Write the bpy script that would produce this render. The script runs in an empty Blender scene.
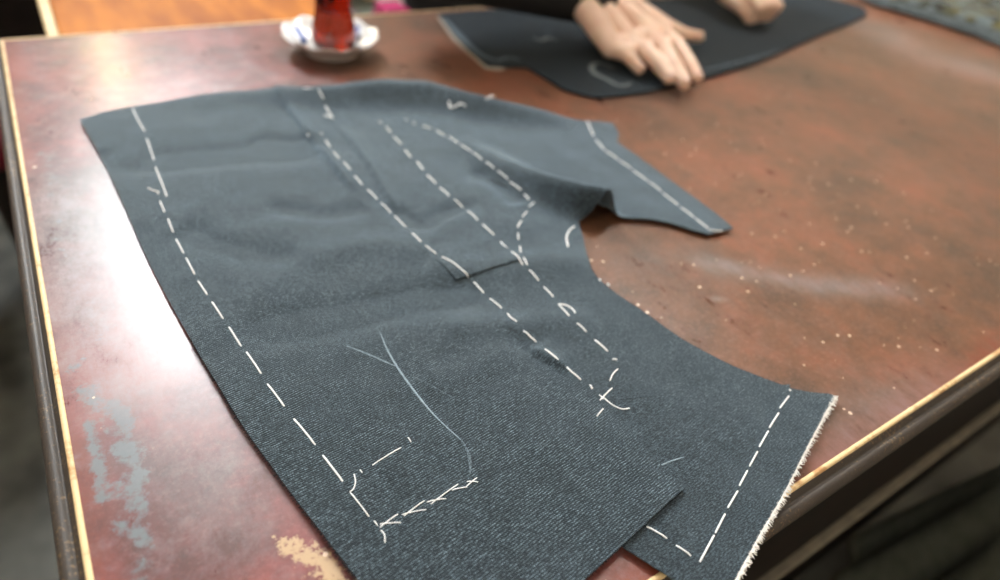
import bpy, bmesh, math, random
from mathutils import Vector, Matrix, noise
from mathutils.geometry import delaunay_2d_cdt
random.seed(7)
C = bpy.context.scene
col = C.collection
T = 0.75                                   # height of the table top above the floor

# ------------------------------------------------------------------ camera
F_PX = 639.5085613187676
AX = Vector((0.84023892, -0.26654328, 0.47217925))    # world x in camera (right, down, forward)
AY = Vector((-0.5279262, -0.60076951, 0.60030819))
AZ = Vector((0.12366278, -0.7536781, -0.6455051))
CAM = Vector((0.05915919, -0.93094979, T + 0.33395539))
cam_d = bpy.data.cameras.new('camera')
cam = bpy.data.objects.new('camera', cam_d); col.objects.link(cam)
right = Vector((AX[0], AY[0], AZ[0])); down = Vector((AX[1], AY[1], AZ[1])); fwd = Vector((AX[2], AY[2], AZ[2]))
R = Matrix((right, -down, -fwd)).transposed()
cam.matrix_world = Matrix.Translation(CAM) @ R.to_4x4()
cam_d.sensor_width = 36; cam_d.lens = 36 * F_PX / 1000; cam_d.clip_start = 0.02
cam_d.dof.use_dof = True; cam_d.dof.focus_distance = 0.395; cam_d.dof.aperture_fstop = 2.9
C.camera = cam
# ------------------------------------------------------------------ sky, exposure, lights
w = bpy.data.worlds.new('sky'); C.world = w; w.use_nodes = True
w.node_tree.nodes['Background'].inputs[0].default_value = (0.93, 0.97, 1.0, 1)
w.node_tree.nodes['Background'].inputs[1].default_value = 92.0
C.view_settings.view_transform = 'Standard'; C.view_settings.look = 'None'
C.view_settings.exposure = 0.22; C.view_settings.gamma = 1.0; C.view_settings.use_curve_mapping = False
WX0, WX1, WZ0, WZ1, WY = 0.06, 0.70, 2.32, 3.62, 2.2      # the window opening in the far wall
pl = bpy.data.lights.new('window_portal', 'AREA'); pl.shape = 'RECTANGLE'; pl.size = WX1-WX0; pl.size_y = WZ1-WZ0
pl.cycles.is_portal = True
po = bpy.data.objects.new('window_portal', pl); col.objects.link(po)
po.location = ((WX0+WX1)/2, WY+0.16, (WZ0+WZ1)/2); po.rotation_euler = (math.radians(-90), 0, 0)
LAMP = 60.0                                 # ceiling lamp diffuser strength

def at(u, v, z=0.0):
    """the point of the world at height z above the table top seen at pixel (u, v)"""
    d = right*(u-500) + down*(v-290) + fwd*F_PX
    t = (T + z - CAM.z) / d.z
    return CAM + d*t
def xy(u, v, z=0.0):
    p = at(u, v, z); return Vector((p.x, p.y))

# ------------------------------------------------------------------ materials
def mat(name, color, rough=0.5, **kw):
    m = bpy.data.materials.new(name); m.use_nodes = True
    b = m.node_tree.nodes['Principled BSDF']
    b.inputs['Base Color'].default_value = (*color, 1); b.inputs['Roughness'].default_value = rough
    for k, v in kw.items(): b.inputs[k.replace('_', ' ')].default_value = v
    return m
class NT:
    def __init__(s, m): s.t = m.node_tree; s.b = s.t.nodes['Principled BSDF']
    def n(s, typ, **kw):
        nd = s.t.nodes.new('ShaderNode'+typ)
        for k, v in kw.items():
            if k.startswith('_'): setattr(nd, k[1:], v)
        return nd
    def l(s, a, b): s.t.links.new(a, b)
    def coord(s, rot=0, scale=(1,1,1), src='Object'):
        tc = s.n('TexCoord'); mp = s.n('Mapping'); mp.inputs['Rotation'].default_value = (0,0,rot)
        mp.inputs['Scale'].default_value = scale; s.l(tc.outputs[src], mp.inputs[0]); return mp.outputs[0]
    def noise(s, vec, scale, detail=3, rough=.5, dist=0):
        nd = s.n('TexNoise'); nd.inputs['Scale'].default_value = scale; nd.inputs['Detail'].default_value = detail
        nd.inputs['Roughness'].default_value = rough; nd.inputs['Distortion'].default_value = dist
        s.l(vec, nd.inputs['Vector']); return nd.outputs['Fac']
    def ramp(s, fac, stops):
        nd = s.n('ValToRGB'); e = nd.color_ramp.elements
        while len(e) < len(stops): e.new(0.5)
        for i, (p, c) in enumerate(stops):
            e[i].position = p; e[i].color = (*c, 1) if hasattr(c, '__len__') else (c, c, c, 1)
        s.l(fac, nd.inputs[0]); return nd.outputs[0]
    def math(s, op, a, b=None, c=None, clamp=False):
        nd = s.n('Math'); nd.operation = op; nd.use_clamp = clamp
        for i, v in enumerate((a, b, c)):
            if v is None: continue
            if isinstance(v, (int, float)): nd.inputs[i].default_value = v
            else: s.l(v, nd.inputs[i])
        return nd.outputs[0]
    def mix(s, fac, a, b):
        nd = s.n('Mix'); nd.data_type = 'RGBA'
        if isinstance(fac, (int, float)): nd.inputs[0].default_value = fac
        else: s.l(fac, nd.inputs[0])
        for i, v in ((6, a), (7, b)):
            if isinstance(v, tuple): nd.inputs[i].default_value = (*v, 1)
            else: s.l(v, nd.inputs[i])
        return nd.outputs[2]
    def attr(s, name):
        nd = s.n('Attribute'); nd.attribute_name = name; return nd.outputs['Fac']
    def bump(s, h, strength=.3, dist=.001):
        nd = s.n('Bump'); nd.inputs['Strength'].default_value = strength; nd.inputs['Distance'].default_value = dist
        s.l(h, nd.inputs['Height']); s.l(nd.outputs[0], s.b.inputs['Normal'])

def noisy(name, c1, c2, scale, rough=.6, stretch=(1,1,1), bump=0, **kw):
    m = mat(name, c1, rough, **kw); t = NT(m); v = t.coord(scale=stretch)
    f = t.noise(v, scale, 4)
    t.l(t.ramp(f, [(.3, c1), (.7, c2)]), t.b.inputs['Base Color'])
    if bump: t.bump(f, bump)
    return m

def cloth_mat(name, dark, light, ang, fleck=1.0, sheen=.25):
    m = mat(name, dark, .85, Sheen_Weight=sheen, Sheen_Roughness=.5, Specular_IOR_Level=.2)
    m.node_tree.nodes['Principled BSDF'].inputs['Sheen Tint'].default_value = (.62, .83, 1, 1)
    t = NT(m)
    v = t.coord(rot=-ang)
    sx = t.n('SeparateXYZ'); t.l(v, sx.inputs[0])
    wob = t.noise(t.coord(rot=-ang), 160, 2)
    yy = t.math('ADD', sx.outputs[1], t.math('MULTIPLY', wob, .0016))
    rib = t.math('SINE', t.math('MULTIPLY', yy, 2*math.pi/.00165))
    rib = t.math('MULTIPLY_ADD', rib, .38, .58)
    xx = t.math('ADD', sx.outputs[0], t.math('MULTIPLY', sx.outputs[1], .6))
    cross = t.math('MULTIPLY_ADD', t.math('SINE', t.math('MULTIPLY', xx, 2*math.pi/.00140)), .5, .5)
    # yarn flecks: noise drawn out along the yarn
    vs = t.coord(rot=-ang, scale=(1, 2.6, 1))
    fl = t.noise(vs, 480, 3, .8)
    big = t.noise(t.coord(), 70, 4, .7)
    plain = t.attr('plain')                            # cut across the grain the ribs do not show
    wv = t.math('MULTIPLY', rib, t.math('MULTIPLY_ADD', cross, .55, .45))
    fac = t.math('ADD', t.math('MULTIPLY', wv, t.math('MULTIPLY_ADD', plain, -.9, 1.0)), t.math('MULTIPLY', plain, .36))
    fac = t.math('MULTIPLY', fac, t.ramp(fl, [(.42, 0.04), (.62, 1.0)]))
    fac = t.math('MULTIPLY', fac, t.math('MULTIPLY_ADD', big, 1.1, .42), clamp=True)
    fac = t.math('POWER', t.math('MULTIPLY', fac, fleck, clamp=True), 1.6)
    t.l(t.mix(fac, dark, light), t.b.inputs['Base Color'])
    hh = t.math('ADD', t.math('MULTIPLY', t.math('MULTIPLY', rib, cross), t.math('MULTIPLY_ADD', plain, -.8, 1.0)), t.math('MULTIPLY', fl, .8))
    t.bump(hh, .5, .0005)
    return m

hem = xy(683, 490) - xy(585, 580); ANG = math.atan2(hem.y, hem.x)
M_CLOTH = cloth_mat('charcoal_blue_suiting', (.0022, .0046, .0064), (.33, .45, .53), ANG, .95, .85)
M_CLOTH2 = cloth_mat('charcoal_suiting_far_piece', (.006, .010, .014), (.07, .095, .115), .4, sheen=.08)
M_FUZZ = mat('dark_yarn', (.012, .016, .02), .9)
M_THREAD = noisy('white_basting_cotton', (.84, .87, .88), (.97, .98, .98), 900, .75)
M_CHALK = noisy('pale_blue_chalk', (.17, .24, .29), (.36, .47, .55), 700, .9)
M_WCHALK = noisy('white_chalk', (.10, .13, .14), (.24, .28, .29), 500, .9)
M_SELV = noisy('cream_selvage', (.80, .79, .74), (.96, .95, .92), 500, .8)
M_LINING = mat('pale_canvas', (.45, .40, .33), .8)

def top_mat():
    m = mat('worn_red_varnish', (.2,.05,.03), .3, Coat_Weight=.12, Coat_Roughness=.15)
    t = NT(m); v = t.coord()
    n1 = t.noise(v, 7, 8, .72); n2 = t.noise(t.coord(scale=(1,.45,1)), 34, 8, .78); n3 = t.noise(v, 260, 4, .7)
    red = t.ramp(n1, [(.38, (.045,.016,.013)), (.5, (.12,.028,.026)), (.62, (.25,.066,.060))])
    brn = t.ramp(n1, [(.36, (.070,.038,.019)), (.5, (.150,.064,.031)), (.64, (.235,.078,.038))])
    side = t.attr('side')
    c = t.mix(side, red, brn)
    # fine scuffing
    sc = t.ramp(n3, [(.50, 0), (.72, 1)])
    c = t.mix(t.math('MULTIPLY', sc, .22), c, (.42,.22,.20))
    dk = t.ramp(n2, [(.30, 1), (.46, 0)])
    c = t.mix(t.math('MULTIPLY', dk, .65), c, (.075,.022,.016))
    # orange-red fresh varnish along the rim
    rim = t.math('MULTIPLY', t.attr('rim'), t.ramp(n2, [(.38, 0), (.55, 1)]))
    c = t.mix(rim, c, (.20,.040,.018))
    # bloomed grey patches
    n4 = t.noise(v, 85, 5, .7)
    stn = t.math('ADD', t.math('MULTIPLY', t.attr('stain'), .8), t.math('MULTIPLY_ADD', n4, 1.5, -.80))
    stn = t.math('ADD', stn, t.math('MULTIPLY_ADD', n3, .5, -.25))
    sm = t.ramp(stn, [(.46, 0), (.68, 1)])
    mot = t.math('MULTIPLY', t.ramp(t.noise(v, 55, 6, .75), [(.48, 0), (.66, 1)]), t.math('MULTIPLY_ADD', side, -.20, .27))
    c = t.mix(mot, c, (.30,.24,.25))
    c = t.mix(t.math('MULTIPLY', sm, .8), c, (.125,.17,.19))
    sheen_smudge = t.math('MULTIPLY', t.attr('sheen_smudge'), t.ramp(n2, [(.35, .1), (.65, 1)]))  # pale sheen of reflections painted into the colour, along with smudges and a scratch
    c = t.mix(sheen_smudge, c, (.32,.30,.31))
    # varnish rubbed off down to the pale wood
    cr = t.math('ADD', t.math('MULTIPLY', t.attr('cream'), .85), t.math('MULTIPLY_ADD', n4, 1.3, -.70))
    cr = t.math('ADD', cr, t.math('MULTIPLY_ADD', n3, 1.6, -.8))
    cm = t.ramp(cr, [(.38, 0), (.58, 1)])
    c = t.mix(t.math('MULTIPLY', cm, .8), c, (.58,.42,.24))
    # crumbs of chalk and wax
    vo = t.n('TexVoronoi'); vo.inputs['Scale'].default_value = 105; t.l(v, vo.inputs['Vector'])
    sr = t.n('SeparateColor'); t.l(vo.outputs['Color'], sr.inputs[0])
    rad = t.math('MULTIPLY', t.ramp(sr.outputs[0], [(.45, 0), (1.0, 1)]), .17)
    d = t.math('LESS_THAN', t.math('ADD', vo.outputs['Distance'], t.math('MULTIPLY_ADD', n3, .08, -.04)), rad)
    d = t.math('MULTIPLY', d, t.math('GREATER_THAN', t.math('ADD', t.attr('crumb'), t.math('MULTIPLY', t.noise(v, 11, 2), .6)), .50))
    c = t.mix(t.math('MULTIPLY', d, .85), c, (.85,.66,.50))
    t.l(c, t.b.inputs['Base Color'])
    r = t.math('MULTIPLY_ADD', n2, .34, .15)
    r = t.math('ADD', r, t.math('MULTIPLY', sm, .12))
    t.l(r, t.b.inputs['Roughness'])
    t.bump(t.math('ADD', n2, t.math('MULTIPLY', n3, .25)), .18, .0006)
    return m
M_TOP = top_mat()
def worn_edge(name, base, worn, lo, hi, rough, sc=90):
    m = mat(name, base, rough, Coat_Weight=.15, Coat_Roughness=.35); t = NT(m); v = t.coord()
    n = t.noise(v, sc, 5, .7); n2 = t.noise(v, 12, 3)
    f = t.ramp(t.math('ADD', n, t.math('MULTIPLY_ADD', n2, .5, -.25)), [(lo, 0), (hi, 1)])
    t.l(t.mix(f, base, worn), t.b.inputs['Base Color']); t.bump(n, .4, .0006); return m
M_CREAM = worn_edge('bare_pale_edge', (.55,.30,.12), (.86,.66,.36), .32, .5, .55)
M_MOULD = worn_edge('dark_moulding', (.042,.032,.024), (.26,.17,.08), .58, .74, .62, 420)
M_APRON = noisy('dark_stained_wood', (.007,.005,.004), (.015,.010,.008), 30, .6, (1,6,1), Specular_IOR_Level=.2)
M_WOOD = noisy('honey_varnished_wood', (.27,.075,.005), (.50,.17,.014), 7, .6, (4,1,1), Specular_IOR_Level=.15)
M_WOOD2 = noisy('pale_beech', (.55,.40,.20), (.70,.54,.30), 9, .45, (1,5,1))
M_CRIM = noisy('crimson_velvet', (.20,.008,.02), (.34,.014,.04), 60, .8)
M_MAG = noisy('magenta_fabric', (.36,.006,.09), (.5,.012,.13), 80, .8)
M_BLACK = noisy('black_knit', (.006,.0065,.007), (.014,.014,.015), 200, .9, bump=.3)
M_OLIVE = noisy('dark_olive_cloth', (.12,.135,.10), (.19,.205,.16), 40, .9)
M_TROU = noisy('charcoal_trousers_cloth', (.02,.02,.024), (.035,.035,.04), 90, .9)
M_WHITE = noisy('white_cotton', (.62,.64,.66), (.78,.79,.80), 60, .8)
M_PORC = mat('white_glazed_porcelain', (.94,.94,.93), .12, Coat_Weight=.5)
M_STEEL = mat('polished_steel', (.75,.75,.76), .18, Metallic=1.0)
M_BLUE = mat('blue_print', (.03,.08,.32), .5)
M_PAPER = mat('white_paper_wrapper', (.85,.86,.9), .6)
M_WALL = noisy('cream_plaster', (.50,.42,.33), (.58,.49,.39), 5, .9)
M_CEIL = noisy('white_plaster', (.72,.70,.66), (.78,.76,.72), 4, .9)
M_FRAME = noisy('white_painted_wood', (.70,.70,.68), (.78,.78,.76), 20, .5)
def floor_mat():
    m = mat('worn_grey_concrete', (.1,.1,.09), .6); t = NT(m); v = t.coord()
    a = t.noise(v, 2.2, 4, .6); b = t.noise(v, 9, 4)
    t.l(t.ramp(t.math('ADD', a, t.math('MULTIPLY_ADD', b, .4, -.2)), [(.35, (.018,.018,.015)), (.5, (.075,.078,.066)), (.66, (.13,.135,.115))]), t.b.inputs['Base Color'])
    return m
M_FLOOR = floor_mat()
def pattern_mat():
    m = mat('speckled_tapestry', (.05,.05,.04), .9); t = NT(m); v = t.coord()
    vo = t.n('TexVoronoi'); vo.inputs['Scale'].default_value = 48; t.l(v, vo.inputs['Vector'])
    s = t.n('SeparateColor'); t.l(vo.outputs['Color'], s.inputs[0])
    c = t.ramp(s.outputs[0], [(.0, (.007,.008,.007)), (.35, (.035,.038,.022)), (.6, (.10,.085,.02)), (.85, (.10,.125,.13))])
    t.l(c, t.b.inputs['Base Color']); return m
M_PATT = pattern_mat()
M_PIPE = noisy('blue_grey_border_cloth', (.03,.04,.042), (.075,.095,.10), 60, .85)
def skin_mat():
    m = mat('skin', (.62,.34,.21), .42, Subsurface_Weight=.12, Subsurface_Scale=.004)
    m.node_tree.nodes['Principled BSDF'].inputs['Subsurface Radius'].default_value = (1, .35, .2)
    t = NT(m); n = t.noise(t.coord(), 45, 4)
    t.l(t.ramp(n, [(.3, (.80,.53,.39)), (.7, (.90,.68,.54))]), t.b.inputs['Base Color'])
    t.bump(t.noise(t.coord(), 420, 3), .25, .0004); return m
M_SKIN = skin_mat()
M_NAIL = mat('fingernail', (.74,.46,.38), .25, Coat_Weight=.4)
M_HAIR = noisy('dark_hair', (.012,.009,.007), (.03,.022,.018), 300, .6)
M_EYE = mat('eye_white', (.7,.68,.66), .2); M_LIP = mat('lips', (.42,.15,.12), .5)
def glass_mat(name, color, rough=0, ior=1.45):
    m = mat(name, color, rough, Transmission_Weight=1.0, IOR=ior); return m
M_GLASS = glass_mat('clear_glass', (1,1,1))
M_TEA = glass_mat('red_tea', (.30,.018,.004), 0, 1.33)
def pane_mat():
    m = bpy.data.materials.new('window_glass'); m.use_nodes = True; nt = m.node_tree
    nt.nodes.remove(nt.nodes['Principled BSDF']); out = nt.nodes['Material Output']
    tr = nt.nodes.new('ShaderNodeBsdfTransparent'); gl = nt.nodes.new('ShaderNodeBsdfGlossy'); gl.inputs['Roughness'].default_value = .02
    mx = nt.nodes.new('ShaderNodeMixShader'); mx.inputs[0].default_value = .06
    nt.links.new(tr.outputs[0], mx.inputs[1]); nt.links.new(gl.outputs[0], mx.inputs[2]); nt.links.new(mx.outputs[0], out.inputs[0]); return m
M_PANE = pane_mat()
M_SLIT = pane_mat(); M_SLIT.name = 'slit_tint_glass'; M_SLIT.node_tree.nodes['Transparent BSDF'].inputs[0].default_value = (.50, .42, .30, 1)  # cream tint that dims the light through the added slit
M_DIFF = mat('lamp_diffuser', (.9,.9,.88), .5, Emission_Strength=LAMP)
M_DIFF.node_tree.nodes['Principled BSDF'].inputs['Emission Color'].default_value = (1, .96, .90, 1)

# ------------------------------------------------------------------ object helpers
def link(name, me, m, parent=None, smooth=True):
    if smooth:
        for p in me.polygons: p.use_smooth = True
    if m is not None and not me.materials: me.materials.append(m)
    o = bpy.data.objects.new(name, me); col.objects.link(o)
    if parent is not None:
        o.parent = parent; o.matrix_parent_inverse = Matrix.Translation(parent.location).inverted() if parent.type == 'EMPTY' else Matrix.Identity(4)
    return o
def obj(name, bm, m, parent=None, smooth=True):
    me = bpy.data.meshes.new(name); bm.to_mesh(me); bm.free(); return link(name, me, m, parent, smooth)
def thing(name, label, cat, loc=(0,0,0), group=None):
    o = bpy.data.objects.new(name, None); col.objects.link(o); o.location = loc; o.empty_display_size = .05
    return tag(o, label, cat, group)
def tag(o, label, cat, group=None, kind=None):
    o['label'] = label; o['category'] = cat
    if group: o['group'] = group
    if kind: o['kind'] = kind
    return o
def struct(name, bm, m, parent=None, label=None):
    o = obj(name, bm, m, parent, False)
    if parent is None:
        o['kind'] = 'structure'
        if label: o['label'] = label
    return o
def box(bm, x0, x1, y0, y1, z0, z1, bevel=0):
    r = bmesh.ops.create_cube(bm, size=1)
    for v in r['verts']:
        v.co = Vector(((x0+x1)/2 + v.co.x*(x1-x0), (y0+y1)/2 + v.co.y*(y1-y0), (z0+z1)/2 + v.co.z*(z1-z0)))
    if bevel:
        es = list({e for v in r['verts'] for e in v.link_edges})
        bmesh.ops.bevel(bm, geom=es, offset=bevel, segments=3, profile=.5, affect='EDGES')
    return bm
def bx(*a, **k): return box(bmesh.new(), *a, **k)
def frame_for(d):
    d = d.normalized(); a = Vector((0,0,1)) if abs(d.z) < .9 else Vector((1,0,0))
    u = d.cross(a).normalized(); return u, d.cross(u).normalized()
def tube(bm, pts, rad, seg=8, flat=1.0):
    """a tube through pts with rounded ends; rad a number or a list; flat squashes it in z"""
    pts = [Vector(p) for p in pts]; n = len(pts)
    rs = rad if hasattr(rad, '__len__') else [rad]*n
    rings = []
    def ring(c, d, r):
        u, v = frame_for(d)
        out = []
        for k in range(seg):
            a = 2*math.pi*k/seg; off = (u*math.cos(a) + v*math.sin(a))*r; off.z *= flat
            out.append(bm.verts.new(c+off))
        return out
    for i, p in enumerate(pts):
        d = (pts[min(i+1, n-1)] - pts[max(i-1, 0)])
        if i == 0: rings.append(ring(p - d.normalized()*rs[0]*.7, d, rs[0]*.6))
        rings.append(ring(p, d, rs[i]))
        if i == n-1: rings.append(ring(p + d.normalized()*rs[i]*.7, d, rs[i]*.6))
    for a, b in zip(rings, rings[1:]):
        for k in range(seg): bm.faces.new((a[k], a[(k+1)%seg], b[(k+1)%seg], b[k]))
    bm.faces.new(rings[0][::-1]); bm.faces.new(rings[-1]); return bm
def lathe(bm, prof, c, seg=48, wav=None):
    rings = []
    for (r, z) in prof:
        if r < 1e-6: rings.append([bm.verts.new((c[0], c[1], c[2]+z))]); continue
        ri = []
        for k in range(seg):
            a = 2*math.pi*k/seg; rr, zz = (r, z) if wav is None else wav(r, z, a)
            ri.append(bm.verts.new((c[0]+rr*math.cos(a), c[1]+rr*math.sin(a), c[2]+zz)))
        rings.append(ri)
    for a, b in zip(rings, rings[1:]):
        for k in range(seg):
            k2 = (k+1) % seg
            if len(a) == 1: bm.faces.new((a[0], b[k2], b[k]))
            elif len(b) == 1: bm.faces.new((a[k], a[k2], b[0]))
            else: bm.faces.new((a[k], a[k2], b[k2], b[k]))
    bmesh.ops.recalc_face_normals(bm, faces=bm.faces); return bm
def blob(segs, voxel, smooth=4, flats=None):
    """union of tapered capsules remeshed into one continuous surface; returns a mesh"""
    bm = bmesh.new()
    for s in segs:
        p0, r0, p1, r1 = Vector(s[0]), s[1], Vector(s[2]), s[3]; fl = s[4] if len(s) > 4 else None
        m = bmesh.new(); N = max(2, int((p1-p0).length/ (min(r0, r1)*.35)) + 1)
        for i in range(N+1):
            t = i/N; p = p0.lerp(p1, t); r = r0 + (r1-r0)*t
            mt = Matrix.Translation(p)
            if fl is not None:                       # fl: (normal direction, factor) flattens along it
                nrm = Vector(fl[0]).normalized(); q = nrm.to_track_quat('Z', 'Y').to_matrix().to_4x4()
                mt = mt @ q @ Matrix.Diagonal((1, 1, fl[1], 1)) @ q.inverted()
            bmesh.ops.create_icosphere(bm, subdivisions=2, radius=r, matrix=mt)
    me = bpy.data.meshes.new('tmp'); bm.to_mesh(me); bm.free()
    o = bpy.data.objects.new('tmp', me); col.objects.link(o)
    rm = o.modifiers.new('r', 'REMESH'); rm.mode = 'VOXEL'; rm.voxel_size = voxel
    sm = o.modifiers.new('s', 'SMOOTH'); sm.iterations = smooth; sm.factor = .5
    dg = bpy.context.evaluated_depsgraph_get(); dg.update()
    out = bpy.data.meshes.new_from_object(o.evaluated_get(dg))
    bpy.data.objects.remove(o); bpy.data.meshes.remove(me); return out
def join_meshes(ms):
    bm = bmesh.new()
    for m in ms: bm.from_mesh(m)
    me = bpy.data.meshes.new('joined'); bm.to_mesh(me); bm.free(); return me

# ------------------------------------------------------------------ the room
X0, X1, Y0, Y1, H = -1.9, 3.6, -2.3, 2.2, 3.7
struct('floor', bx(X0, X1, Y0, Y1, -.1, 0), M_FLOOR)
struct('ceiling', bx(X0, X1, Y0, Y1, H, H+.1), M_CEIL)
struct('wall_left', bx(X0-.15, X0, Y0-.15, Y1+.15, 0, H), M_WALL)
struct('wall_right', bx(X1, X1+.15, Y0-.15, Y1+.15, 0, H), M_WALL)
struct('wall_near', bx(X0, X1, Y0-.15, Y0, 0, H), M_WALL)
b = bx(X0, WX0, Y1, Y1+.15, 0, H); box(b, WX1, X1, Y1, Y1+.15, 0, H); box(b, WX0, WX1, Y1, Y1+.15, WZ1, H)
V0, V1, U0, U1 = .15, .27, 1.45, 1.95         # narrow slit added so its reflection streaks the table top
box(b, WX0, V0, Y1, Y1+.15, 0, WZ0); box(b, V1, WX1, Y1, Y1+.15, 0, WZ0); box(b, V0, V1, Y1, Y1+.15, 0, U0); box(b, V0, V1, Y1, Y1+.15, U1, WZ0)
struct('wall_far', b, M_WALL)
wf = bx(V0, V0+.012, WY+.04, WY+.1, U0, U1); box(wf, V1-.012, V1, WY+.04, WY+.1, U0, U1); box(wf, V0, V1, WY+.04, WY+.1, U0, U0+.012); box(wf, V0, V1, WY+.04, WY+.1, U1-.012, U1)
w2 = struct('streak_slit', wf, M_FRAME)
struct('pane', bx(V0+.012, V1-.012, WY+.068, WY+.072, U0+.012, U1-.012), M_SLIT, w2)
struct('baseboard_far', bx(X0, X1, Y1-.015, Y1, 0, .09), M_FRAME)
wf = bx(WX0, WX0+.05, WY+.04, WY+.1, WZ0, WZ1); box(wf, WX1-.05, WX1, WY+.04, WY+.1, WZ0, WZ1)
box(wf, WX0, WX1, WY+.04, WY+.1, WZ0, WZ0+.05); box(wf, WX0, WX1, WY+.04, WY+.1, WZ1-.05, WZ1)
cx = (WX0+WX1)/2; box(wf, cx-.025, cx+.025, WY+.04, WY+.1, WZ0, WZ1)
win = struct('window_1', wf, M_FRAME)
struct('pane', bx(WX0+.05, WX1-.05, WY+.068, WY+.072, WZ0+.05, WZ1-.05), M_PANE, win)
struct('window_sill', bx(WX0-.05, WX1+.05, WY-.06, WY+.02, WZ0-.03, WZ0), M_FRAME, win)
# ceiling lamps; the small near left one is added fill light
for i, (lx, ly, S_, lab) in enumerate([(2.2, .75, .32, 'large square ceiling lamp toward the right wall of the room'), (-1.3, -1.4, .15, 'small square fill lamp added in the near left corner of the room')]):
    t_ = thing('ceiling_lamp', lab, 'lamp', (lx, ly, H), 'ceiling lamps')
    fr = bx(lx-S_, lx+S_, ly-S_, ly-(S_-.02), H-.05, H); box(fr, lx-S_, lx+S_, ly+(S_-.02), ly+S_, H-.05, H)
    box(fr, lx-S_, lx-(S_-.02), ly-(S_-.02), ly+(S_-.02), H-.05, H); box(fr, lx+(S_-.02), lx+S_, ly-(S_-.02), ly+(S_-.02), H-.05, H)
    obj('lamp_frame', fr, M_FRAME, t_, False)
    obj('diffuser', bx(lx-(S_-.02), lx+(S_-.02), ly-(S_-.02), ly+(S_-.02), H-.04, H-.01), M_DIFF, t_, False)

# ------------------------------------------------------------------ the cutting table
TX, TY = 1.95, -.8613
def seg_d(p, a, b):
    ab = b-a; t = max(0, min(1, (p-a).dot(ab)/ab.length_squared)); return (p-a-ab*t).length, t
def path_d(p, path):
    best = (9, 0); n = len(path)-1
    for i in range(n):
        d, t = seg_d(p, path[i], path[i+1])
        if d < best[0]: best = (d, (i+t)/n)
    return best
table = thing('cutting_table', 'large worn red brown varnished table with pale rubbed edge and dark moulded rim', 'table', (0, 0, 0))
def build_top():
    xs = []; x = 0
    while x < TX: xs.append(x); x += .006 if x < .30 else (.010 if x < .75 else .02)
    xs.append(TX)
    ys = []; y = 0
    while y > TY: ys.append(y); y -= .007
    ys.append(TY)
    P = lambda l: [xy(*q) for q in l]
    stains = [(P([(88,385),(100,405),(92,425),(96,450),(100,478),(106,500),(112,492)]), .0055, 1.0),
              (P([(84,392),(112,408),(128,420),(118,440),(130,455),(136,478),(136,500),(142,512)]), .0075, 1.0),
              (P([(122,525),(130,530),(150,545),(140,575),(138,590)]), .008, .85),
              (P([(45,150),(52,190),(58,225),(62,260)]), .010, .60), (P([(40,120),(60,118)]), .016, .55),
              (P([(90,300),(105,330),(80,370)]), .012, .55)]
    sheen_smudge = [(P([(60,200),(70,280),(100,330),(130,380)]), .03, .75), (P([(160,420),(230,500)]), .03, .35),
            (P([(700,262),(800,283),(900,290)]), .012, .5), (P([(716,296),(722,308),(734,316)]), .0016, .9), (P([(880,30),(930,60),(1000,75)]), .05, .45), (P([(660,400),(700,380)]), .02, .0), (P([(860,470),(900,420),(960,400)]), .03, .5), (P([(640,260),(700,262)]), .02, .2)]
    cream = [(P([(296,548),(318,560),(350,585),(380,620)]), .0065, .9), (P([(275,540),(284,547)]), .003, .8), (P([(318,545),(325,560)]), .004, .7)]
    crumbs = P([(600,250),(680,300),(740,290),(800,330),(860,360),(720,250)])
    bm = bmesh.new()
    L = {k: bm.verts.layers.float.new(k) for k in ('side', 'stain', 'sheen_smudge', 'cream', 'rim', 'crumb')}
    G = []
    def field(p, items):
        s = 0
        for pa, wd, a in items:
            d, _ = path_d(p, pa)
            if d < wd*4: s = max(s, a*math.exp(-(d/wd)**2*.7))
        return s
    for y in ys:
        row = []
        for x in xs:
            v = bm.verts.new((x, y, T)); p = Vector((x, y))
            n = noise.noise(Vector((x*5, y*5, 3)))
            v[L['side']] = max(0, min(1, (x - .24 + n*.10)/.14))
            v[L['stain']] = field(p, stains); v[L['sheen_smudge']] = field(p, sheen_smudge); v[L['cream']] = field(p, cream)
            de = min(x, -y+.03, y-TY); v[L['rim']] = max(0, 1-de/.022)
            d, _ = path_d(p, crumbs); v[L['crumb']] = max(.12, math.exp(-(d/.24)**2))
            row.append(v)
        G.append(row)
    for j in range(len(ys)-1):
        for i in range(len(xs)-1): bm.faces.new((G[j][i], G[j+1][i], G[j+1][i+1], G[j][i+1]))
    # skirt so the board has its thickness
    bd = [e for e in bm.edges if e.is_boundary]
    r = bmesh.ops.extrude_edge_only(bm, edges=bd)
    for v in r['geom']:
        if isinstance(v, bmesh.types.BMVert): v.co.z = T-.022
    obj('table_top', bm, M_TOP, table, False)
build_top()
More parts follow.
